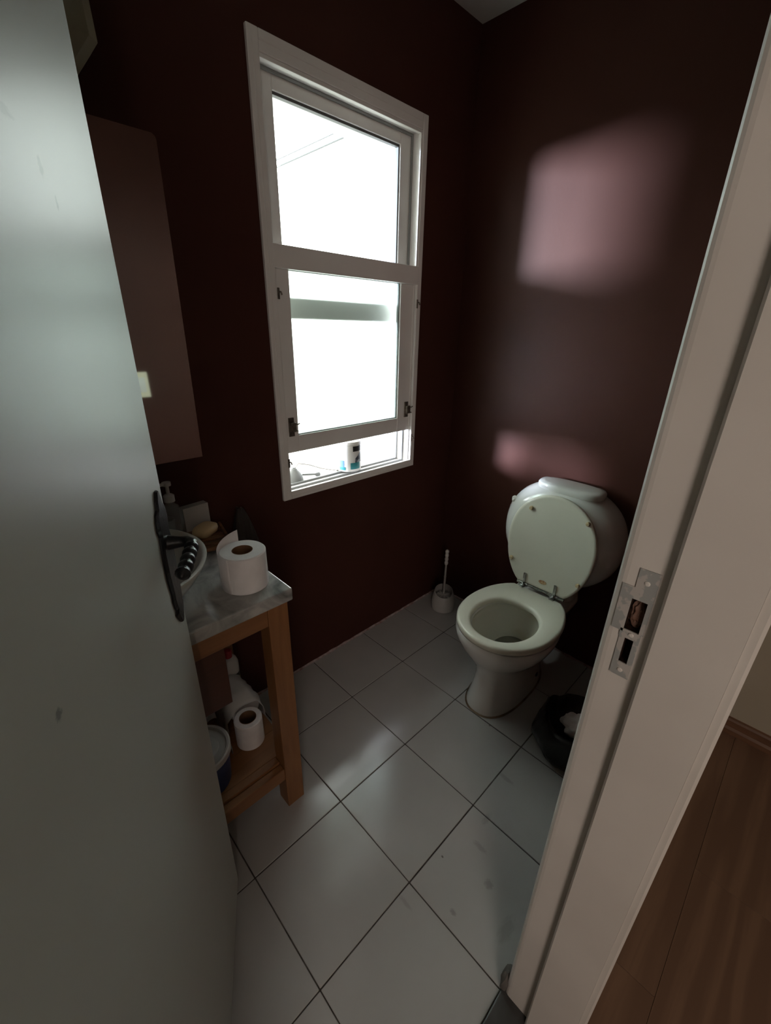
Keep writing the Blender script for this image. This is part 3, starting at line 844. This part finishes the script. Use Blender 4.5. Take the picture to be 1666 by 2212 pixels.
# ------------------------------------------------------------------ vanity table
VX0, VX1 = -2.00, -1.266
VY0, VY1 = -0.477, -0.012
van = thing('vanity_table', 'orange pine washstand frame with a slatted lower shelf', 'washstand', ((VX0 + VX1) / 2, (VY0 + VY1) / 2, 0))
LW = 0.057
for x0 in (VX0, VX1 - LW):
    for y0 in (VY0, VY1 - 0.052):
        boxo('leg', (x0, x0 + LW, y0, y0 + 0.052, 0, 0.757), PINE_Z, van, bevel=0.002)
boxo('apron', (VX0 + LW, VX1 - LW, VY0 + 0.002, VY0 + 0.026, 0.700, 0.757), PINE_X, van, bevel=0.0015)
boxo('apron', (VX0 + LW, VX1 - LW, VY1 - 0.026, VY1 - 0.002, 0.700, 0.757), PINE_X, van, bevel=0.0015)
for x0 in (VX0 + 0.004, VX1 - 0.028):
    boxo('apron', (x0, x0 + 0.024, VY0 + 0.052, VY1 - 0.052, 0.700, 0.757), PINE_Y, van, bevel=0.0015)
boxo('shelf_rail', (VX0 + LW, VX1 - LW, VY0 + 0.003, VY0 + 0.027, 0.124, 0.1705), PINE_X, van, bevel=0.002)
boxo('shelf_rail', (VX0 + LW, VX1 - LW, VY1 - 0.027, VY1 - 0.003, 0.124, 0.1585), PINE_X, van, bevel=0.002)
for x0 in (VX0 + 0.006, VX1 - 0.032):
    boxo('shelf_rail', (x0, x0 + 0.026, VY0 + 0.052, VY1 - 0.052, 0.124, 0.1585), PINE_Y, van, bevel=0.002)
boxo('shelf_slat', (VX0 + LW + 0.001, VX1 - LW - 0.001, VY0 + 0.029, VY0 + 0.0525, 0.160, 0.178), PINE_X, van, bevel=0.001)
boxo('shelf_slat', (VX0 + LW + 0.001, VX1 - LW - 0.001, VY1 - 0.0525, VY1 - 0.008, 0.160, 0.178), PINE_X, van, bevel=0.001)
ns = 4
sy0, sy1 = VY0 + 0.053, VY1 - 0.053
sw = (sy1 - sy0) / ns
for k in range(ns):
    a = sy0 + k * sw
    boxo('shelf_slat', (VX0 + 0.004, VX1 - 0.004, a + 0.0008, a + sw - 0.0008, 0.160, 0.178), PINE_X, van, bevel=0.001)
dr = boxo('drawer_front', (-1.93, -1.432, -0.452, -0.434, 0.507, 0.756), MAHOG, van, bevel=0.002)
dr['label'] = 'dark mahogany hanging front panel'
boxo('drawer_box', (-1.92, -1.442, -0.434, -0.06, 0.515, 0.69), MAHOG, van)

ct = boxo('marble_countertop', (-2.02, -1.2565, -0.4905, -0.003, 0.7575, 0.7925), MARBLE, None, bevel=0.004)
tag(ct, 'grey veined marble slab on top of the pine washstand', 'countertop')
TOP = 0.7925

# vessel basin
bx = (-1.592, -0.262)
bs = thing('washbasin', 'round white ceramic vessel basin on the marble top', 'basin', (*bx, TOP))
bm = BM()
lathe(bm, *bx, [(0.075, TOP + 0.0003), (0.085, TOP + 0.003), (0.148, TOP + 0.018), (0.186, TOP + 0.048), (0.205, TOP + 0.078), (0.211, TOP + 0.089), (0.211, TOP + 0.093), (0.206, TOP + 0.0955), (0.199, TOP + 0.091),
                (0.190, TOP + 0.076), (0.165, TOP + 0.048), (0.12, TOP + 0.026), (0.05, TOP + 0.018), (0.02, TOP + 0.016)], 64)
obj('bowl', bm, CERAM, bs, smooth=60)
bm = BM(); lathe(bm, *bx, [(0.021, TOP + 0.0165), (0.021, TOP + 0.020), (0.016, TOP + 0.021), (0.0001, TOP + 0.019)], 20); obj('drain', bm, CHROME, bs, smooth=40)

# toilet rolls
def paper_roll(name, label, cx, cy, z, r, rc, h, tail=None, group='loose toilet paper rolls'):
    t = thing(name, label, 'toilet roll', (cx, cy, z), group)
    bm = BM()
    def wob(p, a, rr, zz): return p
    lathe(bm, cx, cy, [(rc, z), (r - 0.003, z + 0.0003), (r, z + 0.003), (r, z + h - 0.003), (r - 0.003, z + h), (rc, z + h)], 48, cap0=False, cap1=False)
    obj('paper', bm, PAPER, t, smooth=40)
    bm = BM(); lathe(bm, cx, cy, [(rc, z + h), (rc - 0.0015, z + h + 0.0005), (rc - 0.0015, z + 0.001), (rc, z)], 32, cap0=False, cap1=False)
    obj('core', bm, CARD, t, smooth=40)
    if tail:
        bm = BM(); rings = []
        # loose sheet: leaves the roll at angle a0, swings back and rises
        a0 = tail
        n = 16
        n = 28
        for k in range(n + 1):
            s = k / n
            a = a0 - 2.35 * s
            rr = r + 0.0012 + 0.010 * s ** 1.5
            p = Vector((cx + rr * math.cos(a), cy + rr * math.sin(a), 0))
            rise = 0.036 * max(0.0, s - 0.25) ** 1.1
            zb_, zt = z + 0.003 + rise * 0.6, z + h - 0.001 + rise
            rings.append([(p.x, p.y, zb_), (p.x, p.y, (zb_ + zt) / 2), (p.x, p.y, zt)])
        loft(bm, rings, closed=False)
        o = obj('loose_sheet', bm, PAPER, t, smooth=60)
        md = o.modifiers.new('thickness', 'SOLIDIFY'); md.thickness = 0.0006
    return t
paper_roll('toilet_roll', 'full white toilet roll with a loose sheet standing on the marble corner', -1.3315, -0.396, TOP, 0.0555, 0.0250, 0.098, tail=3.6)
paper_roll('toilet_roll', 'half-used white toilet roll standing on the lower shelf', -1.349, -0.318, 0.178, 0.0425, 0.026, 0.098)

# soap dish and soap
sd = thing('soap_dish', 'dark slatted wooden soap dish on the marble', 'soap dish', (-1.315, -0.125, TOP))
RS = Matrix.Translation((-1.315, -0.122, 0)) @ Matrix.Rotation(math.radians(-12), 4, 'Z')
for k in range(5):
    bm = BM(); y = -0.062 + k * 0.031
    box(bm, -0.052, 0.052, y - 0.012, y + 0.012, TOP + 0.012, TOP + 0.021, 0.002, M=RS); obj('slat', bm, DARKW, sd)
for x in (-0.043, 0.043):
    bm = BM(); box(bm, x - 0.008, x + 0.008, -0.075, 0.075, TOP + 0.0002, TOP + 0.0125, 0.001, M=RS); obj('runner', bm, DARKW, sd)
bm = BM(); box(bm, 0.050, 0.058, -0.077, 0.077, TOP + 0.010, TOP + 0.034, 0.002, M=RS); obj('edge_rail', bm, DARKW, sd)
bm = BM()
RSO = Matrix.Translation((-1.303, -0.090, TOP + 0.0345)) @ Matrix.Rotation(math.radians(35), 4, 'Z') @ Matrix.Rotation(math.radians(6), 4, 'X')
rings = []
for z, k in ((-0.0125, 0.80), (-0.009, 0.95), (0, 1.0), (0.009, 0.95), (0.0125, 0.78)):
    rings.append([RSO @ Vector((a, b, z)) for a, b in [sup(0.042 * k, 0.027 * k, 2 * PI * q / 40, 3.2) for q in range(40)]])
loft(bm, rings)
tag(obj('soap_bar', bm, SOAP, smooth=60), 'beige bar of soap lying on the dark wooden dish', 'soap')
# clear pump dispenser
dc = (-1.375, -0.050)
dp = thing('soap_dispenser', 'clear pump soap dispenser with white pump behind the basin', 'dispenser', (*dc, TOP))
bm = BM(); lathe(bm, *dc, [(0.026, TOP + 0.0005), (0.028, TOP + 0.004), (0.028, TOP + 0.10), (0.022, TOP + 0.118), (0.012, TOP + 0.126), (0.012, TOP + 0.134)], 32); obj('bottle', bm, PETG, dp, smooth=50)
bm = BM(); lathe(bm, *dc, [(0.015, TOP + 0.134), (0.015, TOP + 0.152), (0.010, TOP + 0.156), (0.005, TOP + 0.158), (0.005, TOP + 0.180), (0.012, TOP + 0.182), (0.012, TOP + 0.192), (0.0001, TOP + 0.194)], 20); obj('pump', bm, PLASTG, dp, smooth=40)
bm = BM(); tube(bm, [(dc[0], dc[1], TOP + 0.188), (dc[0] - 0.022, dc[1] - 0.008, TOP + 0.189), (dc[0] - 0.032, dc[1] - 0.012, TOP + 0.184)], 0.005, 8); obj('spout', bm, PLASTG, dp, smooth=40)
# ribbed tumbler
tcn = (-1.408, -0.092)
bm = BM()
def rib(p, a, r, z): 
    k = 1 + 0.035 * math.cos(a * 16) if r > 0.02 else 1
    return Vector((tcn[0] + (p.x - tcn[0]) * k, tcn[1] + (p.y - tcn[1]) * k, p.z))
lathe(bm, *tcn, [(0.0195, TOP + 0.0005), (0.024, TOP + 0.10), (0.0225, TOP + 0.10), (0.018, TOP + 0.006)], 96, fn=rib)
tag(obj('glass_tumbler', bm, PETG, smooth=50), 'clear ribbed tumbler behind the basin beside the dispenser', 'tumbler')
# small white carton
bm = BM(); box(bm, -0.040, 0.040, -0.014, 0.014, TOP + 0.0003, TOP + 0.096, 0.0015, M=Matrix.Translation((-1.303, -0.024, 0)) @ Matrix.Rotation(math.radians(6), 4, 'Z'))
tag(obj('carton', bm, PLASTG), 'small whitish carton standing behind the soap dish', 'carton')
# dark towel hanging on a wall peg
tw = thing('hand_towel', 'dark grey towel hanging bunched on the wall beside the washstand', 'towel', (-1.160, -0.02, 0.44))
bm = BM(); rings = []
for k in range(15):
    s = k / 14
    z = 0.838 - 0.40 * s
    w = 0.010 + 0.042 * min(1, s * 2.4) ** 0.7
    dy = 0.006 + 0.014 * min(1, s * 3)
    r = []
    for q in range(40):
        a = 2 * PI * q / 40
        f = 1 + 0.16 * math.sin(a * 7 + s * 2) * min(1, s * 3)
        r.append((-1.158 + w * math.cos(a) * f + 0.004 * math.sin(s * 5), -0.026 + dy * math.sin(a) * f, z))
    rings.append(r)
loft(bm, rings); obj('cloth', bm, CLOTH, tw, smooth=60)
bm = BM(); tube(bm, [(-1.158, -0.0005, 0.832), (-1.158, -0.030, 0.834), (-1.158, -0.036, 0.842)], 0.004, 8); obj('peg', bm, BRASSY, tw, smooth=40)

# ------------------------------------------------------------------ things on the lower shelf
SH = 0.178
tcx = (-1.508, -0.352)
tub = thing('paint_tub', 'blue plastic tub with a white lid on the lower shelf', 'tub', (*tcx, SH))
bm = BM(); lathe(bm, *tcx, [(0.066, SH + 0.0003), (0.070, SH + 0.003), (0.075, SH + 0.115), (0.072, SH + 0.115)], 40); obj('body', bm, BLUE, tub, smooth=40)
bm = BM(); lathe(bm, *tcx, [(0.0765, SH + 0.108), (0.081, SH + 0.110), (0.081, SH + 0.128), (0.077, SH + 0.131), (0.071, SH + 0.130), (0.068, SH + 0.123), (0.050, SH + 0.122), (0.048, SH + 0.124), (0.03, SH + 0.123)], 48); obj('lid', bm, PLASTG, tub, smooth=30)
bm = BM(); tube(bm, [(tcx[0] + 0.0775, tcx[1] - 0.004, SH + 0.100), (tcx[0] + 0.080, tcx[1] - 0.015, SH + 0.085), (tcx[0] + 0.079, tcx[1] - 0.02, SH + 0.06)], 0.0016, 6); obj('wire_handle', bm, CHROME, tub)
# film-wrapped spare roll
pkc = (-1.322, -0.190)
pk = thing('paper_roll_pack', 'torn translucent wrapper around spare toilet paper on the lower shelf', 'roll pack', (*pkc, SH))
bm = BM(); rings = []
for k in range(9):
    s = k / 8
    ry = pkc[1] - 0.055 + 0.11 * s
    rr = 0.050 if 0 < k < 8 else 0.047
    rings.append([(pkc[0] + rr * math.cos(t), ry, SH + 0.052 + rr * math.sin(t)) for t in [2 * PI * q / 32 for q in range(32)]])
loft(bm, rings); obj('paper', bm, PAPER, pk, smooth=40)
bm = BM(); rings = []
for k in range(13):
    s = k / 12
    y = pkc[1] - 0.078 + 0.135 * s
    r = []
    for q in range(17):
        t = PI * q / 16
        w = 0.066 + 0.010 * noise.noise(Vector((s * 6, q * 0.5, 1)))
        h = (0.119 if s > 0.2 else 0.095 + 0.12 * s) + 0.012 * noise.noise(Vector((s * 5, q * 0.4, 7)))
        c, d = sup(w, h, t, 2.6)
        r.append((pkc[0] - 0.012 + c, y, SH + 0.0006 + d))
    rings.append(r)
loft(bm, rings, closed=False)
o = obj('wrapper', bm, FILM, pk, smooth=60); o.modifiers.new('thickness', 'SOLIDIFY').thickness = 0.0005
bm = BM(); rings = []
for k in range(12):
    s = k / 11
    r = []
    for q in range(10):
        t = q / 9
        r.append((-1.535 + 0.125 * s, -0.22 + 0.10 * t, SH + 0.02 + 0.115 * math.sin(PI * (0.15 + 0.7 * t)) * (0.8 + 0.3 * noise.noise(Vector((s * 4, t * 4, 2)))) ))
    rings.append(r)
loft(bm, rings, closed=False)
o = obj('plastic_bag', bm, FILM, None, smooth=60); o.modifiers.new('thickness', 'SOLIDIFY').thickness = 0.0006
tag(o, 'whitish crumpled plastic bag behind the blue tub', 'plastic bag')
# cleaner bottle
cb = (-1.299, -0.098)
cl = thing('cleaner_bottle', 'white and black bottle with a red cap at the back of the lower shelf', 'bottle', (*cb, SH))
bm = BM(); lathe(bm, *cb, [(0.027, SH + 0.0003), (0.030, SH + 0.004), (0.030, SH + 0.100)], 32, cap1=False); obj('label_band', bm, BLACKP, cl, smooth=40)
bm = BM(); lathe(bm, *cb, [(0.0303, SH + 0.070), (0.0303, SH + 0.076)], 32, cap0=False, cap1=False); obj('stripe', bm, YELLOW, cl, smooth=40)
bm = BM(); lathe(bm, *cb, [(0.030, SH + 0.100), (0.030, SH + 0.138), (0.024, SH + 0.155), (0.014, SH + 0.163)], 32, cap0=False); obj('shoulder', bm, PLASTG, cl, smooth=40)
bm = BM(); lathe(bm, *cb, [(0.0135, SH + 0.163), (0.0135, SH + 0.186), (0.011, SH + 0.189), (0.0001, SH + 0.189)], 24); obj('cap', bm, RED, cl, smooth=40)

# ------------------------------------------------------------------ mirror, lamp, switch
mp_ = [(-1.86, 1.0265), (-1.2455, 1.0265), (-1.2380, 1.795), (-1.2405, 1.801), (-1.2470, 1.8055), (-1.86, 1.8055)]
mr_ = thing('mirror', 'frameless wall mirror above the washstand reflecting brown wall', 'mirror', (-1.55, 0, 1.0265))
bm = BM()
loft(bm, [[(x, -0.0005, z) for x, z in mp_], [(x, -0.0055, z) for x, z in mp_]])
obj('glass', bm, MIRROR, mr_)
for x, z in ((-1.6, 1.014), (-1.42, 1.014)):
    boxo('clip', (x - 0.012, x + 0.012, -0.0085, -0.0058, z, z + 0.018), CHROME, mr_)

wl = thing('wall_lamp', 'unlit frosted glass wall lamp above the mirror', 'lamp', (-1.45, 0, 1.86))
bm = BM(); box(bm, -1.50, -1.40, -0.022, -0.0005, 1.93, 2.15, 0.004); obj('back_plate', bm, BRASSY, wl)
bm = BM(); rings = []
def oct_(kx, y1, ch): 
    return [(-1.447 - kx, -0.024), (-1.447 + kx, -0.024), (-1.447 + kx, -y1 + ch), (-1.447 + kx - ch, -y1), (-1.447 - kx + ch, -y1), (-1.447 - kx, -y1 + ch)]
for z, kx, y1 in ((1.857, 0.060, 0.075), (1.860, 0.064, 0.080), (1.897, 0.092, 0.110), (1.901, 0.092, 0.110), (2.16, 0.085, 0.105)):
    rings.append([(x, y, z) for x, y in oct_(kx, y1, 0.018)])
loft(bm, rings, cap1=True); obj('shade', bm, LAMPG, wl)

sw = thing('light_switch', 'cream light switch by the doorway, seen in the mirror', 'light switch', (-1.062, FRONT, 1.05))
boxo('plate', (-1.104, -1.022, FRONT + 0.0003, FRONT + 0.009, 1.052, 1.175), SWITCH, sw, bevel=0.003)
boxo('rocker', (-1.088, -1.038, FRONT + 0.009, FRONT + 0.014, 1.078, 1.150), PLASTW, sw, bevel=0.002)

# ------------------------------------------------------------------ on the window sill
SZ = IZ0 - 0.004
cc = (-0.604, 0.074)
cn = thing('cleaner_tub', 'white round wipes tub with blue and dark label on the window ledge', 'tub', (*cc, SZ))
bm = BM(); lathe(bm, *cc, [(0.048, SZ + 0.0003), (0.051, SZ + 0.003), (0.051, SZ + 0.112), (0.049, SZ + 0.114)], 48); obj('body', bm, PLASTW, cn, smooth=40)
bm = BM(); lathe(bm, *cc, [(0.049, SZ + 0.114), (0.052, SZ + 0.115), (0.052, SZ + 0.127), (0.048, SZ + 0.130), (0.0001, SZ + 0.131)], 48); obj('lid', bm, PLASTW, cn, smooth=40)
def patch(name, a0, a1, z0, z1, m, dr=0.0006, top=None):
    bm = BM(); rr = 0.051 + dr
    n = 14; bot = []; tp = []
    rings = []
    for k in range(n + 1):
        t = k / n; a = math.radians(a0 + (a1 - a0) * t)
        zt = z1 if top is None else top(t, z0, z1)
        zb_ = z0
        rings.append([(cc[0] + rr * math.cos(a), cc[1] + rr * math.sin(a), SZ + zb_), (cc[0] + rr * math.cos(a), cc[1] + rr * math.sin(a), SZ + zt)])
    loft(bm, rings, closed=False)
    obj(name, bm, m, cn, smooth=40)
# camera looks at the tub from direction about 230 degrees
patch('print_teal', 238, 292, 0.012, 0.040, TEAL)
patch('print_dark', 262, 300, 0.040, 0.085, NAVY, top=lambda t, a, b: a + (b - a) * (0.4 + 0.6 * t))
patch('print_bowl', 250, 300, 0.088, 0.110, BLACKP, top=lambda t, a, b: b)
patch('print_blue', 180, 208, 0.020, 0.050, BLUEP)
patch('print_pale', 180, 215, 0.008, 0.022, TEAL)
# small white lamp holder with its cable
SZ = WZ0 + 0.0005
lc = (-0.850, 0.118)
lh = thing('lamp_holder', 'white cup-shaped lamp holder with loose cable on the window ledge', 'lamp holder', (*lc, SZ))
bm = BM(); lathe(bm, *lc, [(0.034, SZ + 0.0005), (0.034, SZ + 0.006), (0.031, SZ + 0.020), (0.022, SZ + 0.036), (0.012, SZ + 0.046), (0.010, SZ + 0.052), (0.007, SZ + 0.052), (0.007, SZ + 0.045)], 32); obj('cup', bm, TRACKM, lh, smooth=50)
bm = BM()
pts = [Vector((lc[0] + 0.005, lc[1], SZ + 0.052)), Vector((lc[0] + 0.03, lc[1] + 0.015, SZ + 0.062)), Vector((lc[0] + 0.075, lc[1] + 0.012, SZ + 0.050)), Vector((lc[0] + 0.13, lc[1] - 0.004, SZ + 0.026)), Vector((lc[0] + 0.185, lc[1] - 0.018, SZ + 0.010)), Vector((lc[0] + 0.205, lc[1] - 0.02, SZ + 0.005))]
tube(bm, pts, 0.0018, 6); obj('cable', bm, BRASSY, lh, smooth=True)
bm = BM(); tube(bm, [(lc[0] + 0.03, lc[1] - 0.012, SZ + 0.022), (lc[0] + 0.085, lc[1] - 0.02, SZ + 0.014), (lc[0] + 0.092, lc[1] - 0.02, SZ + 0.012), (lc[0] + 0.105, lc[1] - 0.021, SZ + 0.011)], 0.005, 10, rs=[0.004, 0.004, 0.009, 0.009]); obj('arm', bm, TRACKM, lh, smooth=40)
bm = BM(); tube(bm, [(lc[0] + 0.20, lc[1] - 0.012, SZ + 0.006), (lc[0] + 0.235, lc[1] - 0.026, SZ + 0.006)], 0.006, 8, rs=[0.006, 0.002]); obj('plug', bm, PLASTW, lh, smooth=40)
